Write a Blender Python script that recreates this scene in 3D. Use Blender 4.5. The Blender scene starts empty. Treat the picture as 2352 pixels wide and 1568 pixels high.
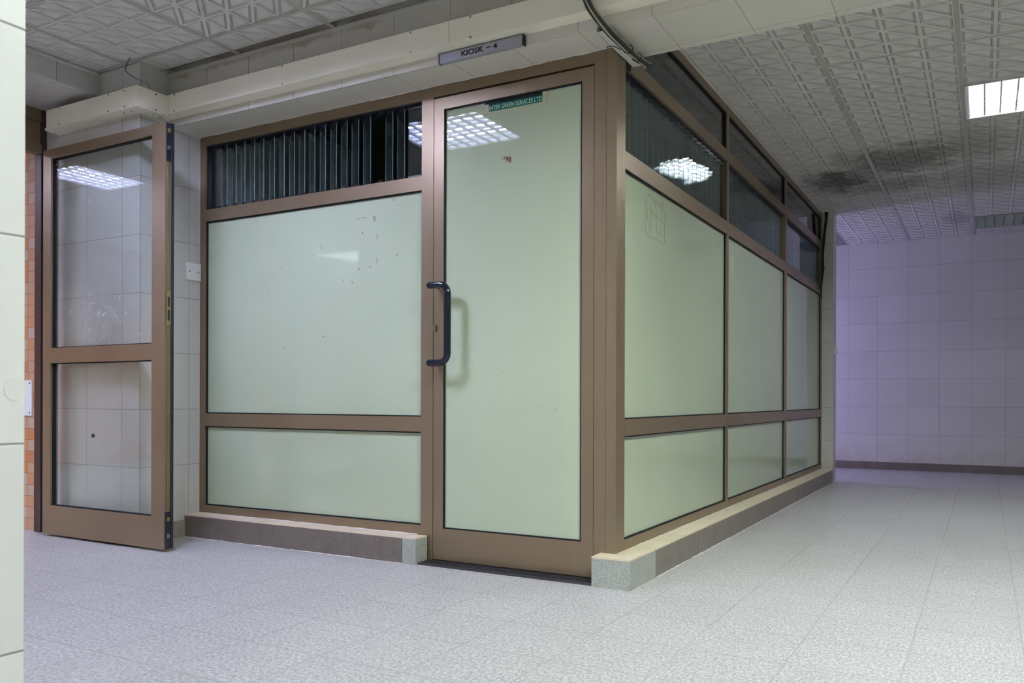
import bpy, bmesh, math, random
from mathutils import Vector, Matrix
random.seed(7)
sc = bpy.context.scene
COL = sc.collection

# ------------------------------------------------------------------ camera, world, exposure
cam_d = bpy.data.cameras.new('camera')
cam = bpy.data.objects.new('camera', cam_d)
COL.objects.link(cam)
cam_d.sensor_width = 36.0
cam_d.lens = 1922.77 / 2352 * 36
cam_d.shift_y = (916.42 - 784) / 2352
cam_d.clip_start = 0.02
cam_d.dof.use_dof = True
cam_d.dof.focus_distance = 4.3
cam_d.dof.aperture_fstop = 9.0
cam.location = (0, 0, 0.77)
cam.matrix_world = (Matrix.Translation((0, 0, 0.77)) @ Matrix.Rotation(math.radians(29.487), 4, 'Z')
                    @ Matrix.Rotation(math.radians(90), 4, 'X') @ Matrix.Rotation(math.radians(0.179), 4, 'Z'))
sc.camera = cam

world = bpy.data.worlds.new('world')
sc.world = world
world.use_nodes = True
world.node_tree.nodes['Background'].inputs[0].default_value = (0.92, 0.96, 0.92, 1)
world.node_tree.nodes['Background'].inputs[1].default_value = 0.16

sc.view_settings.view_transform = 'Standard'
sc.view_settings.look = 'None'
sc.view_settings.gamma = 1
sc.view_settings.use_curve_mapping = False
sc.view_settings.exposure = 0.52

# lamp colours and strengths (fluorescent tubes in the ceiling fittings)
LAMP_COOL = (0.86, 0.93, 1.0)
LAMP_VIOLET = (0.60, 0.635, 1.0)
LAMP_WARM = (0.93, 1.0, 0.97)
LAMP_POWER = 118.0

# ------------------------------------------------------------------ levels and planes (metres)
ZC = 2.5355            # ceiling
XW = -3.88             # tiled return wall left of the kiosk
XS, YF = -1.3435, 3.26 # kiosk glazing planes
XQ, YR = -1.2413, 3.1605  # plinth faces
PH = 0.1247
YB, YV, ZB = 3.053, 3.4147, 2.2438  # beam
YU = 2.87              # column front
YW = 10.157            # far wall
XD = -4.70             # doorway wall
XR = 3.7; YN = -5.0; XL = -9.0

# ------------------------------------------------------------------ materials
def newmat(name):
    m = bpy.data.materials.new(name)
    m.use_nodes = True
    nt = m.node_tree
    for n in list(nt.nodes):
        nt.nodes.remove(n)
    out = nt.nodes.new('ShaderNodeOutputMaterial')
    return m, nt, out

class G:
    """tiny node helper"""
    def __init__(s, nt): s.nt = nt
    def n(s, t, **k):
        x = s.nt.nodes.new(t)
        for a, v in k.items(): setattr(x, a, v)
        return x
    def l(s, a, b): s.nt.links.new(a, b)
    def setin(s, sock, v):
        if isinstance(v, bpy.types.NodeSocket): s.l(v, sock)
        else: sock.default_value = v
    def math(s, op, a, b=0.0, c=None, clamp=False):
        x = s.n('ShaderNodeMath', operation=op); x.use_clamp = clamp
        s.setin(x.inputs[0], a); s.setin(x.inputs[1], b)
        if c is not None: s.setin(x.inputs[2], c)
        return x.outputs[0]
    def mix(s, f, a, b, mode='MIX'):
        x = s.n('ShaderNodeMix', data_type='RGBA', blend_type=mode)
        s.setin(x.inputs[0], f); s.setin(x.inputs[6], a); s.setin(x.inputs[7], b)
        return x.outputs[2]
    def pos(s):
        g = s.n('ShaderNodeNewGeometry'); sp = s.n('ShaderNodeSeparateXYZ')
        s.l(g.outputs['Position'], sp.inputs[0])
        return g, sp.outputs
    def comb(s, x, y, z=0.0):
        c = s.n('ShaderNodeCombineXYZ')
        s.setin(c.inputs[0], x); s.setin(c.inputs[1], y); s.setin(c.inputs[2], z)
        return c.outputs[0]
    def noise(s, vec, scale, detail=3, rough=0.5, dist=0.0):
        x = s.n('ShaderNodeTexNoise')
        if vec is not None: s.l(vec, x.inputs['Vector'])
        x.inputs['Scale'].default_value = scale; x.inputs['Detail'].default_value = detail
        x.inputs['Roughness'].default_value = rough; x.inputs['Distortion'].default_value = dist
        return x.outputs[0]
    def ramp(s, f, stops):
        x = s.n('ShaderNodeValToRGB'); s.l(f, x.inputs[0])
        e = x.color_ramp.elements
        while len(e) < len(stops): e.new(0.5)
        for i, (p, c) in enumerate(stops):
            e[i].position = p; e[i].color = c if len(c) == 4 else (*c, 1)
        return x.outputs[0]
    def sstep(s, v, a, b):
        x = s.n('ShaderNodeMapRange', interpolation_type='SMOOTHSTEP')
        s.setin(x.inputs[0], v); x.inputs[1].default_value = a; x.inputs[2].default_value = b
        return x.outputs[0]
    def bump(s, h, strength=0.5, dist=0.002, normal=None):
        x = s.n('ShaderNodeBump'); x.inputs['Strength'].default_value = strength
        x.inputs['Distance'].default_value = dist
        s.l(h, x.inputs['Height'])
        if normal is not None: s.l(normal, x.inputs['Normal'])
        return x.outputs[0]
    def bsdf(s, out, color, rough=0.5, metal=0.0, normal=None, coat=0.0, spec=0.5, coat_rough=0.03):
        b = s.n('ShaderNodeBsdfPrincipled')
        s.setin(b.inputs['Base Color'], color if isinstance(color, bpy.types.NodeSocket) else (*color, 1))
        s.setin(b.inputs['Roughness'], rough)
        b.inputs['Metallic'].default_value = metal
        b.inputs['Specular IOR Level'].default_value = spec
        b.inputs['Coat Weight'].default_value = coat
        b.inputs['Coat Roughness'].default_value = coat_rough
        if normal is not None: s.l(normal, b.inputs['Normal'])
        s.l(b.outputs[0], out.inputs[0])
        return b

def simple(name, color, rough=0.5, metal=0.0, coat=0.0, vary=0.08, scale=6, spec=0.5, bump=0.0):
    m, nt, out = newmat(name); g = G(nt)
    ge, p = g.pos()
    nz = g.noise(ge.outputs['Position'], scale, 4)
    c = g.mix(nz, (*[x * (1 - vary) for x in color], 1), (*[min(1, x * (1 + vary)) for x in color], 1))
    nm = g.bump(g.noise(ge.outputs['Position'], scale * 30, 2), bump, 0.001) if bump else None
    g.bsdf(out, c, rough, metal, nm, coat, spec)
    return m

def dist_line(g, v, pitch, off):
    """distance in metres from the nearest line of a grid, and the cell index"""
    t = g.math('DIVIDE', g.math('SUBTRACT', v, off), pitch)
    fr = g.math('FRACT', t)
    d = g.math('MULTIPLY', g.math('MINIMUM', fr, g.math('SUBTRACT', 1.0, fr)), pitch)
    return d, g.math('FLOOR', t)

def tile(name, ax, pu, ou, pv, ov, color, color2, grout, gw=0.0013, rough=0.3, kind='wall', dirt=0.0, bumpy=0.0, single=None):
    """a tiled surface; ax names the two world axes (0,1,2) that span it"""
    m, nt, out = newmat(name); g = G(nt)
    ge, p = g.pos()
    P = ge.outputs['Position']
    wob = g.math('MULTIPLY', g.math('SUBTRACT', g.noise(P, 14, 2), 0.5), 0.0016)
    u = g.math('ADD', p[ax[0]], wob); v = g.math('ADD', p[ax[1]], wob)
    du, iu = dist_line(g, u, pu, ou); dv, iv = dist_line(g, v, pv, ov)
    d = du if single == 'u' else (dv if single == 'v' else g.math('MINIMUM', du, dv))
    line = g.math('SUBTRACT', 1.0, g.sstep(d, gw * 0.55, gw * 1.5))
    wn = g.n('ShaderNodeTexWhiteNoise', noise_dimensions='3D')
    g.l(g.comb(iu, iv, 3.7), wn.inputs[0])
    base = g.mix(g.math('ADD', g.math('MULTIPLY', wn.outputs[0], 0.55), g.math('MULTIPLY', g.noise(P, 3.1, 5), 0.45)), (*color, 1), (*color2, 1))
    if kind == 'floor':
        sv = g.n('ShaderNodeVectorMath', operation='MULTIPLY')
        g.l(P, sv.inputs[0]); sv.inputs[1].default_value = (1.0, 0.62, 1.0)
        off = g.n('ShaderNodeVectorMath', operation='ADD'); g.l(sv.outputs[0], off.inputs[0])
        off.inputs[1].default_value = (3, 5, 0)
        n1 = g.noise(off.outputs[0], 120, 6, 0.72, 0.35)
        n2 = g.noise(P, 5, 3)
        sp = g.ramp(n1, [(0.40, (0.58, 0.55, 0.525)), (0.50, (0.87, 0.865, 0.86)), (0.60, (1.24, 1.27, 1.265))])
        base = g.mix(1.0, base, sp, 'MULTIPLY')
        base = g.mix(g.math('MULTIPLY', n2, 0.25), base, (0.36, 0.34, 0.31, 1))
        hgt = n1
    elif kind == 'granite':
        n1 = g.noise(P, 170, 4, 0.7)
        sp = g.ramp(n1, [(0.35, (0.66, 0.66, 0.66)), (0.65, (1.25, 1.25, 1.25))])
        base = g.mix(1.0, base, sp, 'MULTIPLY')
        n2 = g.noise(P, 9, 5, 0.7)
        base = g.mix(g.math('MULTIPLY', g.sstep(n2, 0.35, 0.7), 0.35), base, (*[c * 0.55 for c in color], 1))
        hgt = n1
    else:
        hgt = g.noise(P, 60, 3)
    if name == 'beam_face_tile':
        n3 = g.noise(g.comb(g.math('MULTIPLY', p[0], 1.0), 0.0, g.math('MULTIPLY', p[2], 0.0)), 7, 6, 0.7)
        edge = g.math('SUBTRACT', 2.515, g.math('MULTIPLY', g.math('SUBTRACT', n3, 0.35), 0.16))
        sm = g.sstep(g.math('SUBTRACT', p[2], edge), 0.0, 0.012)
        sm = g.math('MULTIPLY', sm, g.sstep(g.noise(P, 3.3, 3), 0.42, 0.6))
        base = g.mix(g.math('MULTIPLY', sm, 0.6), base, (0.33, 0.25, 0.17, 1))
        base = g.mix(g.math('MULTIPLY', g.sstep(g.noise(P, 22, 4, 0.7), 0.72, 0.76), 0.6), base, (0.75, 0.74, 0.70, 1))
    if dirt:
        lo = g.math('SUBTRACT', 1.0, g.sstep(p[2], 0.08, 0.42))
        dm = g.math('MULTIPLY', g.math('MULTIPLY', lo, g.sstep(g.noise(P, 6, 5, 0.65), 0.25, 0.75)), dirt)
        base = g.mix(dm, base, (0.36, 0.25, 0.15, 1))
    col = g.mix(line, base, (*grout, 1))
    h = g.math('ADD', g.math('MULTIPLY', g.math('SUBTRACT', 1.0, line), 1.0), g.math('MULTIPLY', hgt, bumpy))
    # each tile sits at a hair's different tilt
    nm = g.bump(h, 0.7, 0.0012)
    g.bsdf(out, col, g.math('ADD', rough, g.math('MULTIPLY', line, 0.4)), 0, nm)
    return m

GR = (0.30, 0.28, 0.26)
WC, WC2 = (0.56, 0.545, 0.515), (0.64, 0.63, 0.60)
M = {}
M['floor'] = tile('floor_tile', (0, 1), 0.3065, 0.105, 0.3107, 0.0365, (0.485, 0.475, 0.465), (0.54, 0.53, 0.52), (0.38, 0.355, 0.32), 0.0018, 0.40, 'floor', bumpy=0.35)
M['wall_x'] = tile('wall_tile_side', (1, 2), 0.3095, 3.187, 0.3085, 0.092, WC, WC2, GR, dirt=0.45)
M['wall_y'] = tile('wall_tile_front', (0, 2), 0.3085, -0.124, 0.3085, 0.083, WC, WC2, GR, dirt=0.4)
M['pillar'] = tile('pillar_tile', (1, 2), 0.65, 0.2, 0.3065, 0.0885, (0.56, 0.565, 0.545), (0.62, 0.625, 0.60), (0.22, 0.22, 0.21), 0.0016, 0.3)
M['wall_col'] = tile('column_tile', (0, 2), 0.304, -4.021, 0.3085, 0.092, WC, WC2, GR)
M['beam'] = tile('beam_tile', (0, 1), 0.3085, -2.042, 0.3085, 3.37, (0.62, 0.585, 0.50), (0.69, 0.655, 0.57), (0.36, 0.32, 0.25))
M['beam_face'] = tile('beam_face_tile', (0, 2), 0.3085, -2.042, 5.0, 0.0, (0.58, 0.55, 0.485), (0.65, 0.62, 0.56), (0.32, 0.28, 0.22))
M['beam_left'] = tile('left_beam_tile', (1, 0), 0.31, 2.62, 3.0, 0.4, (0.52, 0.50, 0.47), (0.58, 0.56, 0.53), GR)
M['skirt'] = tile('skirting_granite', (0, 2), 0.3085, -3.61 + 0.3085 * 2, 5, 0, (0.16, 0.130, 0.105), (0.19, 0.155, 0.13), (0.13, 0.11, 0.10), 0.0016, 0.45, 'granite', bumpy=0.4, single='u')
M['skirt_side'] = tile('skirting_granite_side', (1, 2), 0.3105, 3.464, 5, 0, (0.20, 0.170, 0.140), (0.235, 0.20, 0.168), (0.12, 0.11, 0.10), 0.0016, 0.45, 'granite', bumpy=0.4, single='u')
M['skirt_tan'] = tile('skirting_tan', (0, 2), 5, -8, 5, -1, (0.33, 0.28, 0.22), (0.36, 0.31, 0.25), GR, 0.001, 0.5, 'granite', bumpy=0.5)
M['block'] = tile('kerb_block', (0, 2), 5, -8, 5, -1, (0.37, 0.39, 0.34), (0.40, 0.42, 0.37), GR, 0.001, 0.5, 'granite', bumpy=0.4)
M['cream_x'] = tile('cream_cap_front', (0, 1), 0.3085, -3.61 + 0.3085 * 2, 5, -3, (0.70, 0.58, 0.44), (0.76, 0.64, 0.50), (0.22, 0.18, 0.14), 0.0012, 0.35, single='u')
M['cream_y'] = tile('cream_cap_side', (0, 1), 5, -3, 0.206, 3.464, (0.66, 0.57, 0.40), (0.76, 0.67, 0.50), (0.24, 0.2, 0.14), 0.0012, 0.35, single='v')

def mosaic(name, ax):
    m, nt, out = newmat(name); g = G(nt)
    ge, p = g.pos(); P = ge.outputs['Position']
    du, iu = dist_line(g, p[ax[0]], 0.0635, 0.013); dv, iv = dist_line(g, p[ax[1]], 0.0655, 0.0)
    line = g.math('SUBTRACT', 1.0, g.sstep(g.math('MINIMUM', du, dv), 0.0012, 0.003))
    wn = g.n('ShaderNodeTexWhiteNoise', noise_dimensions='3D'); g.l(g.comb(iu, iv, 1.3), wn.inputs[0])
    mot = g.noise(P, 240, 3, 0.7)
    f = g.math('ADD', wn.outputs[0], g.math('MULTIPLY', g.math('SUBTRACT', mot, 0.5), 0.55))
    c = g.ramp(f, [(0.0, (0.55, 0.20, 0.08)), (0.35, (0.57, 0.27, 0.13)), (0.6, (0.53, 0.32, 0.20)), (1.0, (0.52, 0.39, 0.31))])
    c = g.mix(line, c, (0.30, 0.17, 0.10, 1))
    g.bsdf(out, c, 0.35, 0, g.bump(g.math('ADD', g.math('SUBTRACT', 1.0, line), g.math('MULTIPLY', mot, 0.5)), 0.6, 0.002))
    return m
M['mosaic_y'] = mosaic('orange_mosaic', (0, 2)); M['mosaic_x'] = mosaic('orange_mosaic_end', (1, 2))

def ceiling_mat():
    m, nt, out = newmat('ceiling_tile'); g = G(nt)
    ge, p = g.pos(); P = ge.outputs['Position']
    base = g.mix(g.noise(P, 1.7, 5), (0.60, 0.585, 0.55, 1), (0.70, 0.68, 0.64, 1))
    tot = None
    for (cx, cy, rx, ry, a) in [(-1.02, 7.2, 0.30, 0.55, 1.0), (-0.55, 6.75, 0.55, 0.55, 0.75), (-0.1, 6.6, 0.35, 0.6, 0.4), (-0.75, 7.5, 0.7, 0.35, 0.55), (0.0, 7.6, 0.5, 0.6, 0.3), (-0.9, 6.55, 0.16, 0.25, 0.4), (-0.25, 9.2, 0.14, 0.5, 0.4)]:
        dx = g.math('DIVIDE', g.math('SUBTRACT', p[0], cx), rx); dy = g.math('DIVIDE', g.math('SUBTRACT', p[1], cy), ry)
        r = g.math('SQRT', g.math('ADD', g.math('MULTIPLY', dx, dx), g.math('MULTIPLY', dy, dy)))
        r = g.math('ADD', r, g.math('MULTIPLY', g.math('SUBTRACT', g.noise(P, 7, 8, 0.8), 0.5), 2.2))
        v = g.math('MULTIPLY', g.math('SUBTRACT', 1.0, g.sstep(r, 0.25, 1.15)), a)
        tot = v if tot is None else g.math('MAXIMUM', tot, v)
    col = g.mix(g.math('MULTIPLY', tot, 0.86), base, (0.075, 0.055, 0.045, 1))
    nm = g.bump(g.noise(P, 260, 2), 0.35, 0.0015)
    g.bsdf(out, col, 0.75, 0, nm)
    return m
M['ceiling'] = ceiling_mat()
M['tbar'] = simple('ceiling_bar_enamel', (0.44, 0.41, 0.37), 0.55, vary=0.2)
M['void'] = simple('dark_void', (0.01, 0.01, 0.012), 0.9)
M['plaster'] = simple('plain_plaster', (0.22, 0.215, 0.20), 0.85, bump=0.4, vary=0.2)
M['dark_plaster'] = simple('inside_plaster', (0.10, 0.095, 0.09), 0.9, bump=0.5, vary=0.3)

def bronze(name, color, rough=0.36):
    m, nt, out = newmat(name); g = G(nt)
    ge, p = g.pos(); P = ge.outputs['Position']
    sv = g.n('ShaderNodeVectorMath', operation='MULTIPLY'); g.l(P, sv.inputs[0]); sv.inputs[1].default_value = (1, 1, 0.02)
    streak = g.noise(sv.outputs[0], 300, 2)
    c = g.mix(g.math('ADD', g.math('MULTIPLY', streak, 0.5), g.math('MULTIPLY', g.noise(P, 2.5, 4), 0.5)), (*[x * 0.88 for x in color], 1), (*[x * 1.1 for x in color], 1))
    sc_ = g.n('ShaderNodeTexVoronoi'); sc_.inputs['Scale'].default_value = 38; g.l(P, sc_.inputs['Vector'])
    lo = g.math('SUBTRACT', 1.0, g.sstep(p[2], 0.1, 0.9))
    spot = g.math('MULTIPLY', g.math('SUBTRACT', 1.0, g.sstep(sc_.outputs[0], 0.03, 0.10)), g.math('MULTIPLY', g.sstep(g.noise(P, 11, 2), 0.5, 0.62), lo))
    c = g.mix(g.math('MULTIPLY', spot, 0.6), c, (0.55, 0.5, 0.42, 1))
    g.bsdf(out, c, g.math('ADD', rough - 0.05, g.math('MULTIPLY', streak, 0.1)), 0.55)
    return m
M['bronze'] = bronze('bronze_anodised_aluminium', (0.262, 0.193, 0.122))
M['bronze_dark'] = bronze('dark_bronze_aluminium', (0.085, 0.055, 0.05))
M['gasket'] = simple('black_rubber_gasket', (0.006, 0.009, 0.012), 0.6, spec=0.2)
M['black'] = simple('black_plastic', (0.012, 0.014, 0.018), 0.4)
M['handle'] = simple('navy_black_enamel', (0.004, 0.006, 0.016), 0.16, coat=0.35, vary=0.02, spec=0.35)
M['brass'] = simple('tarnished_brass', (0.36, 0.29, 0.12), 0.35, metal=0.8)
M['olive'] = simple('olive_anodised_edge', (0.22, 0.185, 0.10), 0.4, metal=0.6)
M['steel'] = simple('dull_steel', (0.28, 0.28, 0.30), 0.35, metal=0.9)
M['track'] = simple('dark_track_metal', (0.09, 0.085, 0.09), 0.35, metal=0.7, vary=0.3, scale=20)
M['duct'] = simple('cream_enamelled_steel', (0.86, 0.81, 0.66), 0.33, vary=0.03, bump=0.12)
M['white'] = simple('white_plastic', (0.86, 0.87, 0.85), 0.35, vary=0.03)
M['dirty_white'] = simple('grubby_white_plastic', (0.60, 0.60, 0.56), 0.45, vary=0.15, scale=25)
M['enamel'] = simple('white_enamel', (0.62, 0.61, 0.56), 0.35, vary=0.04)
M['sign'] = simple('brushed_grey_aluminium_sign', (0.36, 0.36, 0.41), 0.4, metal=0.4, vary=0.04)
M['ink'] = simple('black_lettering', (0.008, 0.008, 0.01), 0.5)
M['green'] = simple('green_vinyl', (0.0, 0.12, 0.075), 0.6, spec=0.15)
M['paint_white'] = simple('white_lettering', (0.66, 0.74, 0.72), 0.4)
M['tape'] = simple('yellowed_tape', (0.50, 0.47, 0.27), 0.35, vary=0.12, scale=40)
M['stain'] = simple('brown_smear', (0.20, 0.115, 0.055), 0.7, vary=0.4, scale=90)
M['scrib'] = simple('faint_brown_marker', (0.31, 0.29, 0.17), 0.7, vary=0.3, scale=60)
M['smudge'] = simple('pale_residue', (0.36, 0.44, 0.37), 0.6, vary=0.3, scale=60)
M['wire_tan'] = simple('tan_cable', (0.42, 0.36, 0.22), 0.5)
M['wire_green'] = simple('dark_green_cable', (0.008, 0.032, 0.028), 0.4)
M['wire_black'] = simple('black_cable', (0.015, 0.015, 0.017), 0.5)
M['wire_grey'] = simple('grey_cable', (0.14, 0.14, 0.14), 0.5)
M['patch'] = simple('cement_patch', (0.55, 0.56, 0.53), 0.8, vary=0.15, scale=30)
M['grout'] = simple('white_grout', (0.62, 0.60, 0.56), 0.8, vary=0.2, scale=50)

def louvre_metal():
    m, nt, out = newmat('lit_louvre_aluminium'); g = G(nt)
    g.bsdf(out, (0.82, 0.84, 0.84), 0.35, 0.25); return m
M['louvre'] = louvre_metal()
M['louvre_unlit'] = simple('unlit_louvre_aluminium', (0.22, 0.25, 0.27), 0.35, metal=0.8)  # darker louvre copy; the unlit fitting's shade is put into the colour

def clear_glass(name, tint, gl=1.0, ior=1.5, haze=0.0, spots=None):
    """flat glazing: see-through with mirror reflection by Fresnel, plus a thin diffuse haze and painted hazy-reflection spots"""
    m, nt, out = newmat(name); g = G(nt)
    ge, p = g.pos(); P = ge.outputs['Position']
    tr = g.n('ShaderNodeBsdfTransparent'); tr.inputs[0].default_value = (*tint, 1)
    gs = g.n('ShaderNodeBsdfGlossy'); gs.inputs['Roughness'].default_value = 0.0; gs.inputs[0].default_value = (1, 1, 1, 1)
    lw = g.n('ShaderNodeLayerWeight'); lw.inputs[0].default_value = 0.5
    f0 = ((ior - 1) / (ior + 1)) ** 2
    fr = g.math('ADD', f0, g.math('MULTIPLY', g.math('POWER', lw.outputs['Facing'], 5.0), 1 - f0))
    mx = g.n('ShaderNodeMixShader'); g.l(g.math('MULTIPLY', fr, gl, clamp=True), mx.inputs[0])
    g.l(tr.outputs[0], mx.inputs[1]); g.l(gs.outputs[0], mx.inputs[2])
    last = mx.outputs[0]
    if haze:
        df = g.n('ShaderNodeBsdfDiffuse'); df.inputs[0].default_value = (0.5, 0.5, 0.48, 1)
        f = g.math('MULTIPLY', g.sstep(g.noise(P, 9, 6, 0.7), 0.2, 0.9), haze)
        if spots:
            for (cx, cz, r, a) in spots:
                dx = g.math('SUBTRACT', p[0], cx); dz = g.math('SUBTRACT', p[2], cz)
                rr = g.math('SQRT', g.math('ADD', g.math('MULTIPLY', dx, dx), g.math('MULTIPLY', dz, dz)))
                s = g.math('SUBTRACT', 1.0, g.sstep(rr, r * 0.15, r))
                s = g.math('MULTIPLY', s, g.math('ADD', 0.35, g.sstep(g.noise(P, 35, 6, 0.75, 1.2), 0.35, 0.75)))
                f = g.math('ADD', f, g.math('MULTIPLY', s, a))
        m2 = g.n('ShaderNodeMixShader'); g.l(f, m2.inputs[0]); g.l(last, m2.inputs[1]); g.l(df.outputs[0], m2.inputs[2])
        last = m2.outputs[0]
    g.l(last, out.inputs[0])
    return m
M['glass'] = clear_glass('clear_glass', (0.93, 0.95, 0.94), 1.2, haze=0.03, spots=[(-4.15, 1.22, 0.30, 0.30)])  # the spot paints a bright hazy reflection as diffuse white
M['glass_low'] = clear_glass('clear_glass_low', (0.93, 0.95, 0.94), 1.2, haze=0.03)
M['blade'] = clear_glass('louvre_blade_glass', (0.84, 0.89, 0.90), 1.3, 1.55, haze=0.035)
M['dark_glass'] = clear_glass('tinted_fanlight_glass', (0.55, 0.58, 0.60), 1.0, 1.6, haze=0.03)
M['glass_edge'] = simple('green_glass_edge', (0.17, 0.31, 0.32), 0.2, coat=1.0, vary=0.1)

def frosted(name, base=(0.435, 0.505, 0.365)):
    m, nt, out = newmat(name); g = G(nt)
    ge, p = g.pos(); P = ge.outputs['Position']
    sv = g.n('ShaderNodeVectorMath', operation='MULTIPLY'); g.l(P, sv.inputs[0]); sv.inputs[1].default_value = (1, 1, 0.12)
    c = g.mix(g.noise(sv.outputs[0], 3.5, 3), (*[x * 0.96 for x in base], 1), (base[0] * 1.07, base[1] * 1.03, base[2] * 0.98, 1))
    fl = g.sstep(g.noise(P, 46, 2, 0.5), 0.735, 0.79)
    c = g.mix(g.math('MULTIPLY', fl, 0.35), c, (0.22, 0.21, 0.15, 1))
    b = g.bsdf(out, c, 0.6, 0, None, 1.0, 0.1, 0.0)
    b.inputs['Coat IOR'].default_value = 1.52
    return m
M['frost'] = frosted('green_white_backpainted_glass')

def emitter(name, color, power):
    m, nt, out = newmat(name); g = G(nt)
    e = g.n('ShaderNodeEmission'); e.inputs[0].default_value = (*color, 1); e.inputs[1].default_value = power
    g.l(e.outputs[0], out.inputs[0]); return m

# ------------------------------------------------------------------ mesh helpers
WL = {}
def wloc(o): return WL.get(o.name, Vector((0, 0, 0))) if o else Vector((0, 0, 0))
def tag(o, label=None, cat=None, group=None, kind=None):
    if label: o['label'] = label
    if cat: o['category'] = cat
    if group: o['group'] = group
    if kind: o['kind'] = kind
    return o
def empty(name, loc, label=None, cat=None, group=None, kind=None):
    o = bpy.data.objects.new(name, None); COL.objects.link(o)
    o.empty_display_size = 0.1
    o.location = loc; WL[o.name] = Vector(loc)
    return tag(o, label, cat, group, kind)
def obj(name, bm, mats, parent=None, smooth=False, bevel=0.0, bsegs=1):
    if bevel:
        es = [e for e in bm.edges if len(e.link_faces) == 2 and e.calc_face_angle(0) > 0.6]
        bmesh.ops.bevel(bm, geom=es, offset=bevel, segments=bsegs, profile=0.5, affect='EDGES', clamp_overlap=True)
    bmesh.ops.recalc_face_normals(bm, faces=bm.faces) if bm.faces else None
    lo = Vector((1e9,) * 3); hi = -lo
    for v in bm.verts:
        for i in range(3):
            lo[i] = min(lo[i], v.co[i]); hi[i] = max(hi[i], v.co[i])
    c = (lo + hi) / 2
    if parent is None: c.z = lo.z
    for v in bm.verts: v.co -= c
    me = bpy.data.meshes.new(name); bm.to_mesh(me); bm.free()
    if not isinstance(mats, (list, tuple)): mats = [mats]
    for m in mats: me.materials.append(M[m] if isinstance(m, str) else m)
    if smooth:
        for f in me.polygons: f.use_smooth = True
    o = bpy.data.objects.new(name, me); COL.objects.link(o)
    WL[o.name] = c
    if parent: o.parent = parent; o.location = c - wloc(parent)
    else: o.location = c
    return o
def NB(): return bmesh.new()
def box(bm, x0, x1, y0, y1, z0, z1, mi=0):
    vs = [bm.verts.new((x, y, z)) for z in (z0, z1) for y in (y0, y1) for x in (x0, x1)]
    fs = [(0, 2, 3, 1), (4, 5, 7, 6), (0, 1, 5, 4), (2, 6, 7, 3), (0, 4, 6, 2), (1, 3, 7, 5)]
    out = []
    for f in fs:
        F = bm.faces.new([vs[i] for i in f]); F.material_index = mi; out.append(F)
    return out   # bottom, top, -y, +y, -x, +x
def B(name, x0, x1, y0, y1, z0, z1, mat, parent=None, bevel=0.0):
    bm = NB(); box(bm, x0, x1, y0, y1, z0, z1); return obj(name, bm, mat, parent, bevel=bevel)
def prism(bm, pts, axis, a0, a1, mi=0):
    """pts: polygon in the two remaining axes (in order), extruded along axis"""
    def mk(p, a):
        if axis == 0: return (a, p[0], p[1])
        if axis == 1: return (p[0], a, p[1])
        return (p[0], p[1], a)
    A = [bm.verts.new(mk(p, a0)) for p in pts]; Bv = [bm.verts.new(mk(p, a1)) for p in pts]
    n = len(pts)
    fs = [bm.faces.new(A), bm.faces.new(Bv[::-1])] + [bm.faces.new([A[i], Bv[i], Bv[(i + 1) % n], A[(i + 1) % n]]) for i in range(n)]
    for f in fs: f.material_index = mi
def tube(bm, pts, r, n=8, caps=True, mi=0):
    pts = [Vector(p) for p in pts]; rings = []
    up = None
    for i, p in enumerate(pts):
        t = (pts[min(i + 1, len(pts) - 1)] - pts[max(i - 1, 0)]).normalized()
        if up is None:
            up = Vector((0, 0, 1)) if abs(t.z) < 0.9 else Vector((0, 1, 0))
        a = t.cross(up); a.normalize(); b = a.cross(t).normalized(); up = b
        rr = r[i] if isinstance(r, (list, tuple)) else r
        rings.append([bm.verts.new(p + (a * math.cos(2 * math.pi * k / n) + b * math.sin(2 * math.pi * k / n)) * rr) for k in range(n)])
    for i in range(len(rings) - 1):
        for k in range(n):
            f = bm.faces.new([rings[i][k], rings[i][(k + 1) % n], rings[i + 1][(k + 1) % n], rings[i + 1][k]]); f.material_index = mi
    if caps:
        bm.faces.new(rings[0][::-1]).material_index = mi; bm.faces.new(rings[-1]).material_index = mi
def catmull(P, n=8):
    P = [Vector(p) for p in P]; Q = [P[0] * 2 - P[1]] + P + [P[-1] * 2 - P[-2]]; out = []
    for i in range(1, len(Q) - 2):
        for k in range(n):
            t = k / n; a, b, c, d = Q[i - 1], Q[i], Q[i + 1], Q[i + 2]
            out.append(0.5 * ((2 * b) + (c - a) * t + (2 * a - 5 * b + 4 * c - d) * t * t + (3 * b - a - 3 * c + d) * t ** 3))
    out.append(P[-1]); return out
def disc(bm, c, normal, r, d, n=16, mi=0):
    c = Vector(c); nn = Vector(normal).normalized(); tube(bm, [c, c + nn * d], r, n, True, mi)

# ------------------------------------------------------------------ the room shell
tag(B('floor', XL, XR, YN, YW, -0.1, 0, 'floor'), 'speckled grey ceramic floor tiles in a square grid', 'floor', kind='structure')
tag(B('wall_back', XL, XR, YW, YW + 0.15, 0, ZC + 0.3, 'wall_y'), 'far wall of square pale tiles at the end of the corridor', 'wall', kind='structure')
tag(B('baseboard_back', -7.9, XR, YW - 0.012, YW, 0, 0.083, 'skirt'), 'low dark granite skirting along the far tiled wall', 'skirting', kind='structure')
tag(B('wall_right', XR, XR + 0.15, 2.6, YW, 0, ZC + 0.3, 'wall_x'), 'tiled wall on the right of the corridor', 'wall', kind='structure')
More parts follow.
